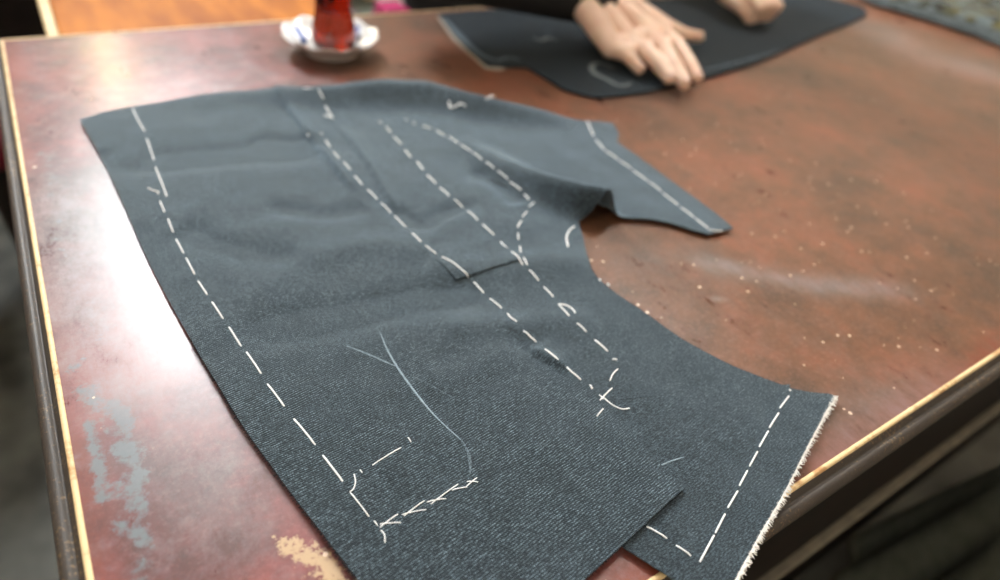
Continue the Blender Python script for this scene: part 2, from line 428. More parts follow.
def sweep(name, prof, m):
    """profile (outward, height) carried round the table top with mitred corners"""
    bm = bmesh.new(); cs = [(0, 0, -1, 1), (0, TY, -1, -1), (TX, TY, 1, -1), (TX, 0, 1, 1)]
    sub = 60; base = []
    for i in range(4):
        a, c = cs[i], cs[(i+1) % 4]
        for k in range(sub):
            t = k/sub; base.append([a[j]+(c[j]-a[j])*t for j in range(4)] + [k == 0])
    rings = []
    for q in base:
        px, py, sx, sy, corner = q; ring = []
        if not corner:                                 # along a side only one of the two offsets holds
            pass
        for (o_, z_) in prof: ring.append((px, py, sx, sy, o_, z_))
        rings.append(ring)
    V = []
    for i, ring in enumerate(rings):
        side = i//sub; k = i % sub; row = []
        for (px, py, sx, sy, o_, z_) in ring:
            a = cs[side]; c = cs[(side+1) % 4]; t = k/sub
            ax, ay = a[0]+a[2]*o_, a[1]+a[3]*o_; bx_, by_ = c[0]+c[2]*o_, c[1]+c[3]*o_
            w_ = .0004*noise.noise(Vector((px*40, py*40, z_*50))) if name == 'edge_strip' else 0
            row.append(bm.verts.new((ax+(bx_-ax)*t, ay+(by_-ay)*t, T+z_+w_)))
        V.append(row)
    n = len(V)
    for i in range(n):
        for j in range(len(prof)-1): bm.faces.new((V[i][j], V[(i+1) % n][j], V[(i+1) % n][j+1], V[i][j+1]))
    bmesh.ops.recalc_face_normals(bm, faces=bm.faces)
    return obj(name, bm, m, table)
sweep('edge_strip', [(-.0022,.0002),(-.0019,.0007),(.0002,.0008),(.0012,-.0002),(.0014,-.0025)], M_CREAM)
sweep('edge_moulding', [(0.0012,-0.00129),(0.00273,-0.00301),(0.00429,-0.00413),(0.00484,-0.0055),(0.00585,-0.00447),(0.0078,-0.00344),(0.01014,-0.00361),(0.01209,-0.00516),(0.01342,-0.00817),(0.01342,-0.01204),(0.0117,-0.01531),(0.0092,-0.01634),(0.0092,-0.01763),(0.01053,-0.01849),(0.01092,-0.02021),(0.00975,-0.02167),(0.00702,-0.02253),(-0.03,-0.02253)], M_MOULD)
ap = bmesh.new()
for (a, b_, c_, d_) in ((.004, TX-.004, TY+.004, TY+.024), (.004, TX-.004, -.024, -.004), (.004, .024, TY+.024, -.024), (TX-.024, TX-.004, TY+.024, -.024)):
    box(ap, a, b_, c_, d_, T-.265, T-.0262)
obj('apron', ap, M_APRON, table, False)
M_BEAD = noisy('rubbed_bead', (.12,.105,.08), (.20,.18,.13), 50, .5)
for nm, args in (('apron_bead', (-.003, TX+.003, TY-.006, TY+.006, T-.276, T-.266)), ('apron_bead', (-.008, .006, TY, 0, T-.280, T-.262))):
    obj(nm, bx(*args, bevel=.003), M_BEAD, table, False)
obj('lower_panel', bx(.30, TX-.02, TY+.02, TY+.035, .10, T-.262), M_APRON, table, False)
for lx in (.035, TX-.095):
    for ly in (TY+.03, -.09):
        bm = bx(lx, lx+.06, ly, ly+.06, T-.2, T-.0262); 
        lathe(bm, [(.0,-.0),(.024,0),(.028,.02),(.018,.05),(.026,.12),(.030,.30),(.034,.46),(.022,.50),(.030,.53),(.030,.555)], (lx+.03, ly+.03, 0), 20)
        obj('leg', bm, M_APRON, table)

# ------------------------------------------------------------------ cloth builder
def pts(l):
    return [xy(p[0], p[1], p[2] if len(p) > 2 else .0045) for p in l]
def inside(p, poly):
    c = False; n = len(poly); j = n-1; x, y = p
    for i in range(n):
        a, b_ = poly[i], poly[j]
        if (a[1] > y) != (b_[1] > y) and x < (b_[0]-a[0])*(y-a[1])/(b_[1]-a[1])+a[0]: c = not c
        j = i
    return c
def resample(poly, step, wob=0.0, closed=True):
    out = []; n = len(poly)
    for i in range(n if closed else n-1):
        a, b_ = poly[i], poly[(i+1) % n]; L_ = (b_-a).length; k = max(1, int(L_/step))
        for j in range(k):
            p = a.lerp(b_, j/k)
            if wob and j:
                nn = Vector((-(b_-a).y, (b_-a).x)).normalized()
                p = p + nn*wob*noise.noise(Vector((p.x*300, p.y*300, 1)))
            out.append(p)
    if not closed: out.append(poly[-1])
    return out
def spline(poly, k=4):
    """Catmull-Rom through an open list of 2-D or 3-D points"""
    out = []; n = len(poly)
    for i in range(n-1):
        p0 = poly[max(i-1, 0)]; p1 = poly[i]; p2 = poly[i+1]; p3 = poly[min(i+2, n-1)]
        for j in range(k):
            t = j/k
            out.append(.5*((2*p1)+(p2-p0)*t+(2*p0-5*p1+4*p2-p3)*t*t+(3*p1-p0-3*p2+p3)*t**3))
    out.append(poly[-1]); return out
def cloth(name, poly, hf, m, parent, step=.003, thick=.0011, wob=.0004, extra=(), plain=None):
    B = resample(poly, step, wob)
    x0 = min(p.x for p in B); x1 = max(p.x for p in B); y0 = min(p.y for p in B); y1 = max(p.y for p in B)
    P = [Vector(p) for p in B]; nb = len(B)
    bins = {}
    for p in B: bins.setdefault((int(p.x/step), int(p.y/step)), []).append(p)
    def near(p):
        i, j = int(p[0]/step), int(p[1]/step)
        for a in (-1,0,1):
            for c in (-1,0,1):
                for q in bins.get((i+a, j+c), ()):
                    if (q-p).length < step*.5: return True
        return False
    for e in extra:
        for p in e:
            if inside(p, B) and not near(p): P.append(p); bins.setdefault((int(p.x/step), int(p.y/step)), []).append(p)
    j = 0; y = y0
    while y < y1:
        x = x0 + (step*.5 if j % 2 else 0)
        while x < x1:
            p = Vector((x, y))
            if inside(p, B) and not near(p): P.append(p)
            x += step
        y += step*.866; j += 1
    V, E_, Fc, *_ = delaunay_2d_cdt(P, [(i, (i+1) % nb) for i in range(nb)], [], 1, 1e-7)
    bm = bmesh.new(); lp = bm.verts.layers.float.new('plain'); top = [bm.verts.new((v.x, v.y, T+hf(v))) for v in V]
    if plain:
        for v in top: v[lp] = plain(v.co.xy)
    bot = [bm.verts.new((v.co.x, v.co.y, v.co.z-thick)) for v in top]
    cnt = {}
    for f in Fc:
        try: bm.faces.new([top[i] for i in f]); bm.faces.new([bot[i] for i in reversed(f)])
        except ValueError: continue
        for k in range(len(f)):
            e = (f[k], f[(k+1) % len(f)]); cnt[e] = 1
    for (a, c) in cnt:
        if (c, a) not in cnt:
            bm.faces.new((top[c], top[a], bot[a], bot[c]))
    bmesh.ops.recalc_face_normals(bm, faces=bm.faces)
    return obj(name, bm, m, parent)
def sharp(o):
    """flat sides, smooth top"""
    try: o.data.set_sharp_from_angle(angle=math.radians(60))
    except Exception: pass

# ------------------------------------------------------------------ the jacket front in the foreground
RIDGE = [(150,104,.004),(200,96,.007),(250,91,.011),(320,86,.020),(380,80,.025),(430,82,.025),(480,94,.023),(530,106,.017),(580,119,.007),(612,126,.003)]
RP = [xy(*p) for p in RIDGE]; RA = [max(0, p[2]-.0045) for p in RIDGE]
TUN = pts([(455,140,.004),(505,166,.008),(545,190,.008),(578,210,.004),(595,220,0),(606,227,0)])
TA = [0, .011, .021, .028, .033, .034]
def creases(l): return [(spline(pts(p), 5), d, s) for p, d, s in l]
GRO = creases([([(270,90),(300,128),(330,165),(352,192)], .0062, .0015), ([(335,125),(362,160),(385,195),(398,212)], .0040, .0015),
               ([(436,262),(462,252),(494,243)], .0018, .0016), ([(420,250),(430,262),(437,272)], .0010, .0018),
               ([(530,350),(540,357),(552,364),(566,371)], .0045, .0022), ([(500,325),(515,335),(530,340)], .0016, .0040)])
WRI = creases([([(175,228),(205,240),(250,252),(300,258)], -.0020, .012), ([(140,165),(220,155),(330,150)], -.0030, .016), ([(95,150),(110,165),(150,170)], -.0015, .010),
               ([(230,330),(330,318),(420,300),(500,292)], -.0030, .014), ([(420,275),(500,268),(600,262)], .0022, .013),
               ([(440,330),(520,325),(600,320)], .0020, .010), ([(385,205),(420,225),(440,215),(480,200)], -.0022, .007),
               ([(260,205),(330,215),(365,205)], -.0018, .009), ([(470,170),(500,185),(520,205)], -.0022, .009), ([(250,140),(290,145),(320,140)], -.002,.012),
               ([(520,345),(470,372),(420,380)], .0012, .010), ([(300,260),(380,245),(430,255)], .0018, .012)])
def lerp_l(L_, t):
    s = t*(len(L_)-1); i = min(int(s), len(L_)-2); return L_[i]+(L_[i+1]-L_[i])*(s-i)
BACKC = xy(360, 100)
def base_h(p, groove=True):
    h = .0048
    h += .0011*noise.noise(Vector((p.x*11+3, p.y*11, 0))) + .0008*noise.noise(Vector((p.x*34, p.y*34, 5)))
    d, t = path_d(p, RP); a = lerp_l(RA, t)
    h += a*math.exp(-(d/.024)**2)
    d, t = path_d(p, TUN); a = lerp_l(TA, t)
    wdt = .017-.0068*t
    h += a*math.exp(-(d/wdt)**2)
    for pa, dp, s in WRI:
        d, t = path_d(p, pa)
        if d < 4*s: h += 1.5*dp*math.exp(-(d/(1.35*s))**2)*min(1, 4*t*(1-t)*1.6+.05)
    if groove:
        for pa, dp, s in GRO:
            d, t = path_d(p, pa)
            if d < .05:
                k_ = t*(len(pa)-1); i = min(int(k_), len(pa)-2); q_ = pa[i].lerp(pa[i+1], k_-i)
                sd = d if (p-q_).dot(Vector((.75, .65))) > 0 else -d
                u_ = max(0, min(1, (sd/s+1)/2)); u_ = u_*u_*(3-2*u_)
                h += dp*u_*math.exp(-max(0, sd)/.016)*min(1, 5*t*(1-t)+.1)
    # free right edge hangs a little past the rim of the table
    if p.y < TY: h -= 2.0*(TY-p.y)**2
    return max(h, .0022)
APEX = (606, 406)
LINE = spline(pts([APEX, (622,422), (638,440), (656,462), (670,476), (683,490)]), 4)
AP = xy(*APEX)
def front_h(p):
    h = base_h(p)
    d, t = path_d(p, LINE)
    h += .0022*t**.6*math.exp(-(d/.03)**2)
    if t > .97: 
        pass
    d2, _ = seg_d(p, LINE[-1], xy(560, 602)); h += .0022*math.exp(-(d2/.02)**2)*(1 - math.exp(-(d/.02)**2)*.999)
    return h
garment = thing('jacket_front', 'charcoal blue wool jacket front marked with white basting thread, spread across the table', 'fabric piece', (0, 0, T))
edge_l = spline(pts([(80,121,.003),(100,155),(120,196),(140,243),(160,284),(190,338),(220,388),(245,429),(290,491),(330,543),(360,582),(402,636)]), 4)
hem_l = pts([(402,636),(470,650),(540,622),(585,580),(622,546),(683,490)])
edge_t = spline([xy(*q) for q in [(612,124.5,.003),(583,119.5,.008),(560,114,.012),(520,104,.018),(480,95,.023),(440,83.5,.025),(410,79,.025),(360,80.5,.0235),(318,86,.020),(274,89,.013),(235,91,.010),(200,95,.007),(140,106,.004),(110,112,.003),(80,121,.003)]], 3)
flap = pts([(730,233),(708,234.5),(690,229.5),(670,223),(650,219.5),(630,218.5),(613,218),(604,219),(596,220),(587,221),(578,222.5)])
flap = flap[::-1]                                      # from the armhole outwards
top_r = pts([(733,228),(712,210),(680,187),(655,169),(636,155),(617,142),(619,134)])
arm = spline(pts([(578,222.5),(583,236),(586,252),(591,270),(601,281),(620,296),(640,309),(680,338),(720,360),(755,375),(790,388)]), 3)
S = [AP + (xy(790,388)-AP)*(i/60) for i in range(61)]
outline = edge_l[:-1] + hem_l[:-1] + LINE[::-1][:-1] + S[:-1] + arm[::-1][:-1] + flap[:-1] + top_r + edge_t[:-1]
def offs(pa):
    out = []
    for i in range(len(pa)-1):
        n_ = (pa[i+1]-pa[i]); k = max(1, int(n_.length/.003)); u = Vector((-n_.y, n_.x)).normalized()
        for j in range(k):
            q = pa[i].lerp(pa[i+1], j/k); out += [q, q+u*.0022, q-u*.0022]
    return out
PL = pts([(683,490),(656,462),(606,406),(560,366),(520,320),(500,260)])
def plain_f(p):
    d, t = path_d(p, PL); i = min(int(t*5), 4); a, c = PL[i], PL[i+1]; e = c-a
    sgn = -1 if e.x*(p.y-a.y)-e.y*(p.x-a.x) > 0 else 1
    return max(0, min(1, .5+sgn*d/.02))*max(0, min(1, 1.2-t*.6))
fp = cloth('front_panel', outline, front_h, M_CLOTH, garment, .0030, extra=[offs(g[0]) for g in GRO], plain=plain_f); sharp(fp)
# the side panel runs on below the front panel's loose lower edge
side_h = lambda p: base_h(p)
ux = (xy(660,520)-xy(640,440)); 
under = pts([(664,573),(622,545.5),(604,531),(592,470),(598,425)])
right_e = spline(pts([(790,388),(812,392.5),(834,396),(826,411),(806,449),(786,489),(765,525),(748,556),(735,580),(712,618)]), 3)
side_out = S[:-1] + right_e + pts([(700,600),(664,573)])[:1] + under
sp = cloth('side_panel', side_out, side_h, M_CLOTH, garment, .0030, plain=lambda p: .8); sharp(sp)
# the panel piece bends 1.4 mm under the front panel: both share the height of the table cloth line S

# pocket welt
W_ = pts([(455.5,281),(432,259),(494,240),(522,263)])
def welt_h(p): return base_h(p, False)+.0017
we = cloth('pocket_welt', W_, welt_h, M_CLOTH, garment, .0030, thick=.0008); sharp(we)
we['label'] = 'folded pocket welt strip'

def surf(p):
    """height of the topmost cloth at a table point"""
    q = Vector((p[0], p[1]))
    h = front_h(q) if inside(q, OUT) else base_h(q)
    if inside(q, W_): h = max(h, welt_h(q))
    return h
OUT = outline
def on(u, v, lift=.0006):
    z = .040                                  # walk down the line of sight to the cloth
    while z > 0 and surf(xy(u, v, z)) < z: z -= .0010
    lo, hi = z, z+.0010
    for _ in range(5):
        m_ = (lo+hi)/2
        if surf(xy(u, v, m_)) < m_: hi = m_
        else: lo = m_
    z = lo; q = xy(u, v, z); return Vector((q.x, q.y, T+z+lift))
def stitch(bm, px, r=.00055, lift=.0004, k=5):
    P_ = [on(*q, lift) for q in px]
    P_ = spline(P_, k) if len(P_) > 2 else [P_[0].lerp(P_[1], i/5) for i in range(6)]
    n = len(P_)-1
    out = []
    for i, q in enumerate(P_):
        z = surf(q)+lift - (.0006*(1 if i in (0, n) else 0)); out.append(Vector((q.x, q.y, T+z)))
    tube(bm, out, r, 7, .8)
def row(name, dashes, r=.00055, m=None, label=None, parent=None):
    bm = bmesh.new()
    for d in dashes: stitch(bm, d, r)
    o = obj(name, bm, m or M_THREAD, parent or garment)
    if label: o['label'] = label
    return o
row('basting_thread', [[(132.5,108),(138,120),(144.5,131)],[(147,139),(154,160)],[(155.5,167),(164.5,190)],[(164.5,190),(166.5,196)],[(148,188),(153,190.5),(158,192),(158,194)],[(160,201),(164.5,212)],[(168,219),(173,232)],
    [(176,239),(183.5,253)],[(186,258),(194.5,274)],[(198,281),(207,294.5)],[(212,302),(223,318.5)],[(229,327),(241,346)],[(246.5,352),(261,373.5)],[(267.5,384),(284,406)],[(294,419),(315,444.5)],[(323,455.5),(342.5,481)]],
    .00062, label='long basting line along the left edge')
row('basting_thread', [[(354,474),(355.5,482),(353.5,489),(350,492)],[(350,492),(369,516.5)],[(374,521),(377.5,525.5)],[(381,530.5),(384.5,535),(385,542.5)],[(372.5,465),(401,447.5)],[(360,470),(362,472.5)],[(408,437.5),(411,442)]],
    .00042, label='basting corner near the hem')
row('herringbone_stitch', [[(380,527),(398,514)],[(380,524),(401,522.5)],[(404,516),(424.5,500.5)],[(402,514.5),(426,509.5)],[(431,504),(458,484)],[(427,502),(446,498.5)],[(452,490),(467,487)],[(465.5,487.5),(477,477.5)],[(467,481.5),(478,482)]], .00036)
row('basting_thread', [[(321,133.5),(322,134.5)],[(325.6,140),(330,147)],[(333.3,151.6),(339,158.5)],[(343.6,162),(350,169.5)],[(354.5,176),(362,184.5)],
    [(367.5,189.5),(377,199)],[(381,203),(391,213)],[(394.5,216),(406,227)],[(412,233),(421,242)],[(425.5,245.5),(436,253.5)],[(442,257),(452.5,262.5),(460,268.5),(468,277)],[(474,282),(483.6,292.7)],[(490,298.6),(501.6,308)],[(507.6,313.6),(511,318),(516.4,321.6)],
    [(524,331),(536,341.6)],[(545,349),(558,359.4)],[(566.6,367),(580.6,379.4)],[(590,385),(592,388.6)]], .00068, label='basting line through the middle of the front')
row('basting_thread', [[(406,119.6),(406.8,120)],[(413,123.3),(414.5,123.8)],[(422.6,126),(431,128.6)],[(436,130.4),(444.4,135.6)],[(449,136.6),(458,143)],[(461,145),(470.4,151)],[(473,152.4),(481.6,159.4)],[(486,162),(494,168)],[(498,171),(507.4,179)],
    [(510,182),(520.6,189.6)],[(524.4,194.4),(529,199.4)],[(534,202.4),(529,206.6)],[(527,211.4),(522.6,216.6)],[(521.4,220.6),(517.6,227)],[(518,233),(518.4,239.4)],[(520,246.4),(520.6,252)],[(523.4,257.6),(527,264.4)],[(529.6,270),(538.6,280.4)],
    [(544,287),(553,296.6)],[(558.6,304.4),(569,315.6)],[(558.6,304.4),(566,305.5),(572,309),(575,313)],[(577.4,323.4),(586,331.4)],[(595,340),(607.4,351)],[(613,359.4),(616.4,359.7)]], .00074, label='curved basting line around the armhole')
row('basting_thread', [[(379.6,121.6),(380.6,122.6)],[(386,127),(390.6,132.4)],[(393.6,136.6),(401,144)],[(404.6,150),(410.6,157)],[(417,161.5),(423,169.6)],[(427,175),(435.6,183.4)],[(440,187.5),(449,195.5)],[(454.5,199.5),(463,207.5)],[(467.5,211),(477.5,220)],[(482.5,224.5),(494,235)],
    [(500.6,241.6),(522.6,264.4)]], .00074, label='straight basting line beside the armhole curve')
row('basting_thread', [[(618,369),(613,374),(610,380.6)],[(612,388),(600,400)],[(599.5,395),(603,399)],[(602.4,397),(612,405),(622,409.4),(629.6,408.4)],[(603.4,408.6),(597,416)]], .00052, label='loose thread end crossing at the dart')
row('basting_thread', [[(587,121.5),(590,128),(593.6,136)],[(596,140),(604,149.6)],[(606,151.5),(618,159.5)],[(620,161),(631,168.5)],[(633,170.5),(647,180.6)],[(649,182),(661,191)],[(663,193.3),(678,205)],[(681,207.5),(694,217.5)],[(696,219),(708.6,229)],[(710,230),(716,231.3),(722,231)]],
    .0008, label='basting line along the shoulder flap')
row('basting_thread', [[(574.6,226.5),(570,230),(567,235.5),(566.6,240),(568,246.5)]], .00085, label='thread end at the armhole')
row('tailor_tack', [[(449,101.5),(449.8,107.6)],[(450.2,107.8),(456,106.6),(459.6,103.3)],[(459.6,103.3),(465.5,106)]], .0009)
row('tailor_tack', [[(486,99),(490,97.5)],[(490,98),(494.5,96)]], .0009)
row('tailor_tack', [[(599.3,279.6),(600.4,280.6)]], .00085)
row('tailor_tack', [[(607.6,284),(608.8,285.4)]], .00085)
row('tailor_tack', [[(318,89),(323,98.5)]], .0007)
row('tailor_tack', [[(325.5,106),(332,117)],[(324,115),(333,118)]], .0008)
row('tailor_tack', [[(307.5,134.5),(308.5,135.5)]], .0007)
row('tailor_tack', [[(303,88.5),(312,88.5)]], .0006)
row('basting_thread', [[(789.6,390),(790.4,391)],[(789,396),(780,408)],[(778.6,413),(769.5,427.6)],[(768.3,431),(759.5,446.5)],[(757.5,451.6),(749.6,466)],[(747.5,470.5),(739.5,485.5)],[(737.7,491),(728,507.5)],[(725,514),(715.5,532.7)],[(714,535.5),(700,561.5)],
    [(690.6,555.5),(676.5,545.6)],[(666.6,538),(647,526.7)]], .00062, label='basting line along the pale frayed edge')
# tailor's chalk: thin ribbons of powder lying on the wool
def chalk(name, px, wd, m, parent=garment, hfun=None, lift=.00035):
    P_ = [on(*q, lift) if hfun is None else hfun(*q) for q in px]; P_ = spline(P_, 8) if len(P_) > 2 else [P_[0].lerp(P_[1], i/16) for i in range(17)]
    bm = bmesh.new(); rows_ = []; n = len(P_)
    for i, q in enumerate(P_):
        d = (P_[min(i+1, n-1)]-P_[max(i-1, 0)]); u = Vector((-d.y, d.x, 0)).normalized()
        ww = wd*(.35+.65*math.sin(math.pi*min(1, max(0, (i+.5)/n))))*(1+.35*noise.noise(q*400))
        def g(s):
            p_ = q+u*ww*s
            if hfun is None: p_.z = T+surf(p_)+lift*(1 if abs(s) < 1 else .2)
            return bm.verts.new(p_)
        rows_.append([g(-1), g(-.4), g(.4), g(1)])
    for a, c in zip(rows_, rows_[1:]):
        for k in range(3): bm.faces.new((a[k], a[k+1], c[k+1], c[k]))
    r = bmesh.ops.extrude_face_region(bm, geom=bm.faces[:])
    for v in r['geom']:
        if isinstance(v, bmesh.types.BMVert): v.co.z -= .00025
    bmesh.ops.recalc_face_normals(bm, faces=bm.faces)
    return obj(name, bm, m, parent)
M_CHALKF = noisy('rubbed_blue_chalk', (.02,.035,.045), (.19,.26,.31), 900, .9)
chalk('chalk_mark', [(380,332),(386,347),(396,365),(412,388),(435,416),(461,440)], .0007, M_CHALK)
chalk('chalk_mark', [(346,346),(370,355),(395,366)], .00055, M_CHALK)
chalk('chalk_mark', [(397,367),(430,385),(461,402)], .00038, M_CHALKF)
chalk('chalk_mark', [(461,440),(467,450),(470,462),(470,474)], .0009, M_CHALKF)
chalk('chalk_mark', [(657,466),(670,461.5),(684,457)], .0005, M_CHALK)
chalk('chalk_mark', [(490,180),(500,184),(508,187)], .0012, mat('dark_pencil', (.01,.014,.018), .9))
# frayed pale warp ends on the right edge and dark fibres on the cut edge
def fray(name, path, n, ln, rad, m, outward, spread=.5, hf=base_h):
    bm = bmesh.new(); tot = len(path)-1
    for i in range(n):
        s = (i+random.random()*.8)/n*tot; k = min(int(s), tot-1); a, c = path[k], path[k+1]; q = a.lerp(c, s-k)
        d = (c-a).normalized(); nn = Vector((-d.y, d.x))*outward
        dirn = (nn + d*random.uniform(-spread, spread)).normalized(); l_ = ln*random.uniform(.4, 1.15)
        z = T+hf(q)-.0005
        p0 = Vector((q.x, q.y, z)) - Vector((dirn.x, dirn.y, 0))*.0012
        p1 = p0 + Vector((dirn.x, dirn.y, 0))*(l_*.6+.0012) + Vector((0,0,random.uniform(-.0002,.0006)))
        p2 = p1 + Vector((dirn.x+random.uniform(-.4,.4)*d.x, dirn.y+random.uniform(-.4,.4)*d.y, 0))*l_*.4 + Vector((0,0,random.uniform(-.0006,.0004)))
        tube(bm, [p0, p1, p2], [rad, rad*.8, rad*.45], 4)
    return obj(name, bm, m, garment)
redge = spline(pts([(834,396),(826,411),(806,449),(786,489),(765,525),(748,556),(735,580),(712,618)]), 4)
f1 = fray('frayed_selvage', redge, 460, .0036, .00048, M_SELV, 1, .9); f1['kind'] = 'stuff'; f1['label'] = 'pale cream frayed yarn ends'
strip = [p for p in redge]
bm = bmesh.new()
for i in range(len(strip)-1):
    a, c = strip[i], strip[i+1]; d = (c-a).normalized(); nn = Vector((-d.y, d.x))
    A = [Vector((*(q+nn*o_), T+base_h(q)-z_)) for q in (a, c) for o_, z_ in ((-.0006, .0004), (.0011, .0008))]
    v = [bm.verts.new(q) for q in (A[0], A[2], A[3], A[1])]; bm.faces.new(v)
bmesh.ops.remove_doubles(bm, verts=bm.verts, dist=.0002)
r = bmesh.ops.extrude_face_region(bm, geom=bm.faces[:])
for v in r['geom']:
    if isinstance(v, bmesh.types.BMVert): v.co.z -= .0006
bmesh.ops.recalc_face_normals(bm, faces=bm.faces)
obj('selvage_strip', bm, M_SELV, garment)
f2 = fray('cut_edge_fibres', edge_l[20:], 620, .0022, .00020, M_FUZZ, -1, .9); f2['kind'] = 'stuff'
f3 = fray('cut_edge_fibres', hem_l[2:], 160, .0015, .00016, M_FUZZ, -1, .9, front_h); f3['kind'] = 'stuff'
f4 = fray('cut_edge_fibres', arm[6:], 140, .0011, .00018, M_FUZZ, -1, .9); f4['kind'] = 'stuff'

# ------------------------------------------------------------------ the second cut piece under the hands
piece = thing('trouser_piece', 'dark charcoal cloth piece with chalk marks lying under the resting hand at the far side', 'fabric piece', (0, 0, T))
o2 = pts([(438,13),(455,35),(470,50),(487,64.5),(505,66),(527,66),(545,77),(563,88),(582,94),(597,97),(620,95),(650,90.5),(690,82),(720,74),(760,61),(790,48),(815,37),(845,25),(868,14),(862,6)])
o2 += [Vector((1.46, -.055)), Vector((1.15, -.03)), Vector((.62, -.02))]
def p2_h(p):
    return .0035 + .0012*noise.noise(Vector((p.x*9, p.y*9, 8))) + .0010*max(0, math.sin(p.x*9))
q2 = cloth('upper_layer', o2, p2_h, M_CLOTH2, piece, .006, thick=.0018); sharp(q2)
o3 = pts([(437.5,15),(453,36.5),(469,52),(486,66),(500,68),(520,60),(470,20)])
q3 = cloth('lower_layer', o3, lambda p: .0014, M_LINING, piece, .006, thick=.0010); sharp(q3); q3['label'] = 'pale canvas backing layer'
def on2(u, v):
    z = p2_h(xy(u, v, .004)); q = xy(u, v, z); return Vector((q.x, q.y, T+z+.0006))
for i, (l_, wd) in enumerate([([(614,68),(600,63),(592,66),(594,73),(606,79),(620,86),(632,83)], .0040), ([(444,18),(462,38),(480,54),(497,61)], .0050), ([(497,61),(508,58),(520,60)], .0035), ([(533,38),(541,41),(548,38),(556,41)], .0035), ([(700,71),(740,62),(780,50)], .0020), ([(545,32),(551,33)], .002)]):
    chalk('chalk_mark', l_, wd, M_WCHALK if i in (0, 3) else M_CHALKF, piece, on2)

# ------------------------------------------------------------------ saucer, tea glass, sugar
sc_ = at(331, 38.5, .017); SC = (sc_.x, sc_.y, T)
saucer = thing('saucer', 'white porcelain saucer with wavy rim under the glass of tea', 'saucer', SC)
def wav(r, z, a):
    k = max(0, (r-.036)/.022); return r*(1+.020*k*math.cos(10*a)), z+.0016*k*math.cos(10*a+.6)
lathe_b = lathe(bmesh.new(), [(0,.0035),(.020,.0035),(.026,.0050),(.034,.0075),(.044,.0125),(.0525,.0185),(.0592,.0240),(.0612,.0250),(.0604,.0236),(.0520,.0168),(.0440,.0105),(.0375,.0060),(.0350,.0030),(.0345,.0),(.0325,.0),(.0320,.0022),(0,.0022)], SC, 80, wav)
obj('dish', lathe_b, M_PORC, saucer)
glass = thing('tea_glass', 'tulip shaped glass of red tea standing on the white saucer', 'glass', (SC[0]+.005, SC[1]+.002, T+.0040))
GC = (SC[0]+.005, SC[1]+.002, T+.0036)
GS = 1.13
outer = [(0,0),(.0195,0),(.0225,.0020),(.0250,.010),(.0252,.020),(.0235,.032),(.0205,.044),(.0195,.055),(.0205,.068),(.0238,.082),(.0262,.092)]
inner = [(.0250,.092),(.0226,.082),(.0192,.068),(.0182,.055),(.0192,.044),(.0222,.032),(.0238,.020),(.0234,.011),(.0205,.0055),(0,.0050)]
obj('glass_wall', lathe(bmesh.new(), [(a*GS, b_) for a, b_ in outer+inner], GC, 48), M_GLASS, glass)
tea = thing('tea', 'clear red brown tea filling the tulip shaped glass', 'drink', GC)
bpy.data.objects.remove(tea)
tp = [(0,.0048),(.0206,.0053),(.0236,.0108),(.0240,.020),(.0224,.032),(.0194,.044),(.0184,.055),(.0194,.068),(.0212,.075),(0,.075)]
obj('tea', lathe(bmesh.new(), [(a*GS, b_) for a, b_ in tp], GC, 48), M_TEA, glass)
sp_b = bmesh.new()
tube(sp_b, [(GC[0]-.010,GC[1]-.012,T+.018),(GC[0]-.008,GC[1]-.008,T+.06),(GC[0]-.012,GC[1]+.004,T+.098),(GC[0]-.018,GC[1]+.014,T+.125)], [.0014,.0013,.0012,.0018], 8)
r = bmesh.ops.create_icosphere(sp_b, subdivisions=2, radius=1, matrix=Matrix.Translation((GC[0]-.010,GC[1]-.012,T+.019)) @ Matrix.Diagonal((.0062,.0030,.010,1)))
tag(obj('teaspoon', sp_b, M_STEEL), 'small steel teaspoon standing in the glass of red tea', 'spoon')
def packet(c, ang, lab, pz):
    t_ = thing('sugar_packet', lab, 'sugar packet', c, 'sugar packets on the saucer')
    for nm, m, (a, b_, c2, d2, z0, z1) in (('wrapper', M_PAPER, (-.015,.015,-.008,.008,0,.006)), ('printed_stripe', M_BLUE, (-.0155,.0155,-.0034,.0034,.0002,.0066))):
        bm = bx(a, b_, c2, d2, z0, z1, bevel=.0008)
        bmesh.ops.transform(bm, matrix=Matrix.Translation(c) @ Matrix.Rotation(ang, 4, 'Z') @ Matrix.Rotation(pz, 4, 'Y'), verts=bm.verts)
        obj(nm, bm, m, t_, False)
pa = at(300, 37, .016)
_d = xy(307,45,.02)-xy(293,29,.02)
packet((pa.x, pa.y, pa.z-.001), math.atan2(_d.y, _d.x), 'white sugar packet with a blue stripe leaning on the left of the saucer', math.radians(8))
pb = at(357, 31, .016)
packet((pb.x, pb.y, pb.z-.003), math.radians(60), 'white sugar packet with a blue stripe half hidden right of the tea glass', math.radians(-12))

# ------------------------------------------------------------------ the tailor
person = thing('person', 'person in a black knitted top leaning over, pressing one palm on dark cloth', 'person', (.9, .5, 0))
V3 = Vector
def px3(u, v, z): return at(u, v, z)
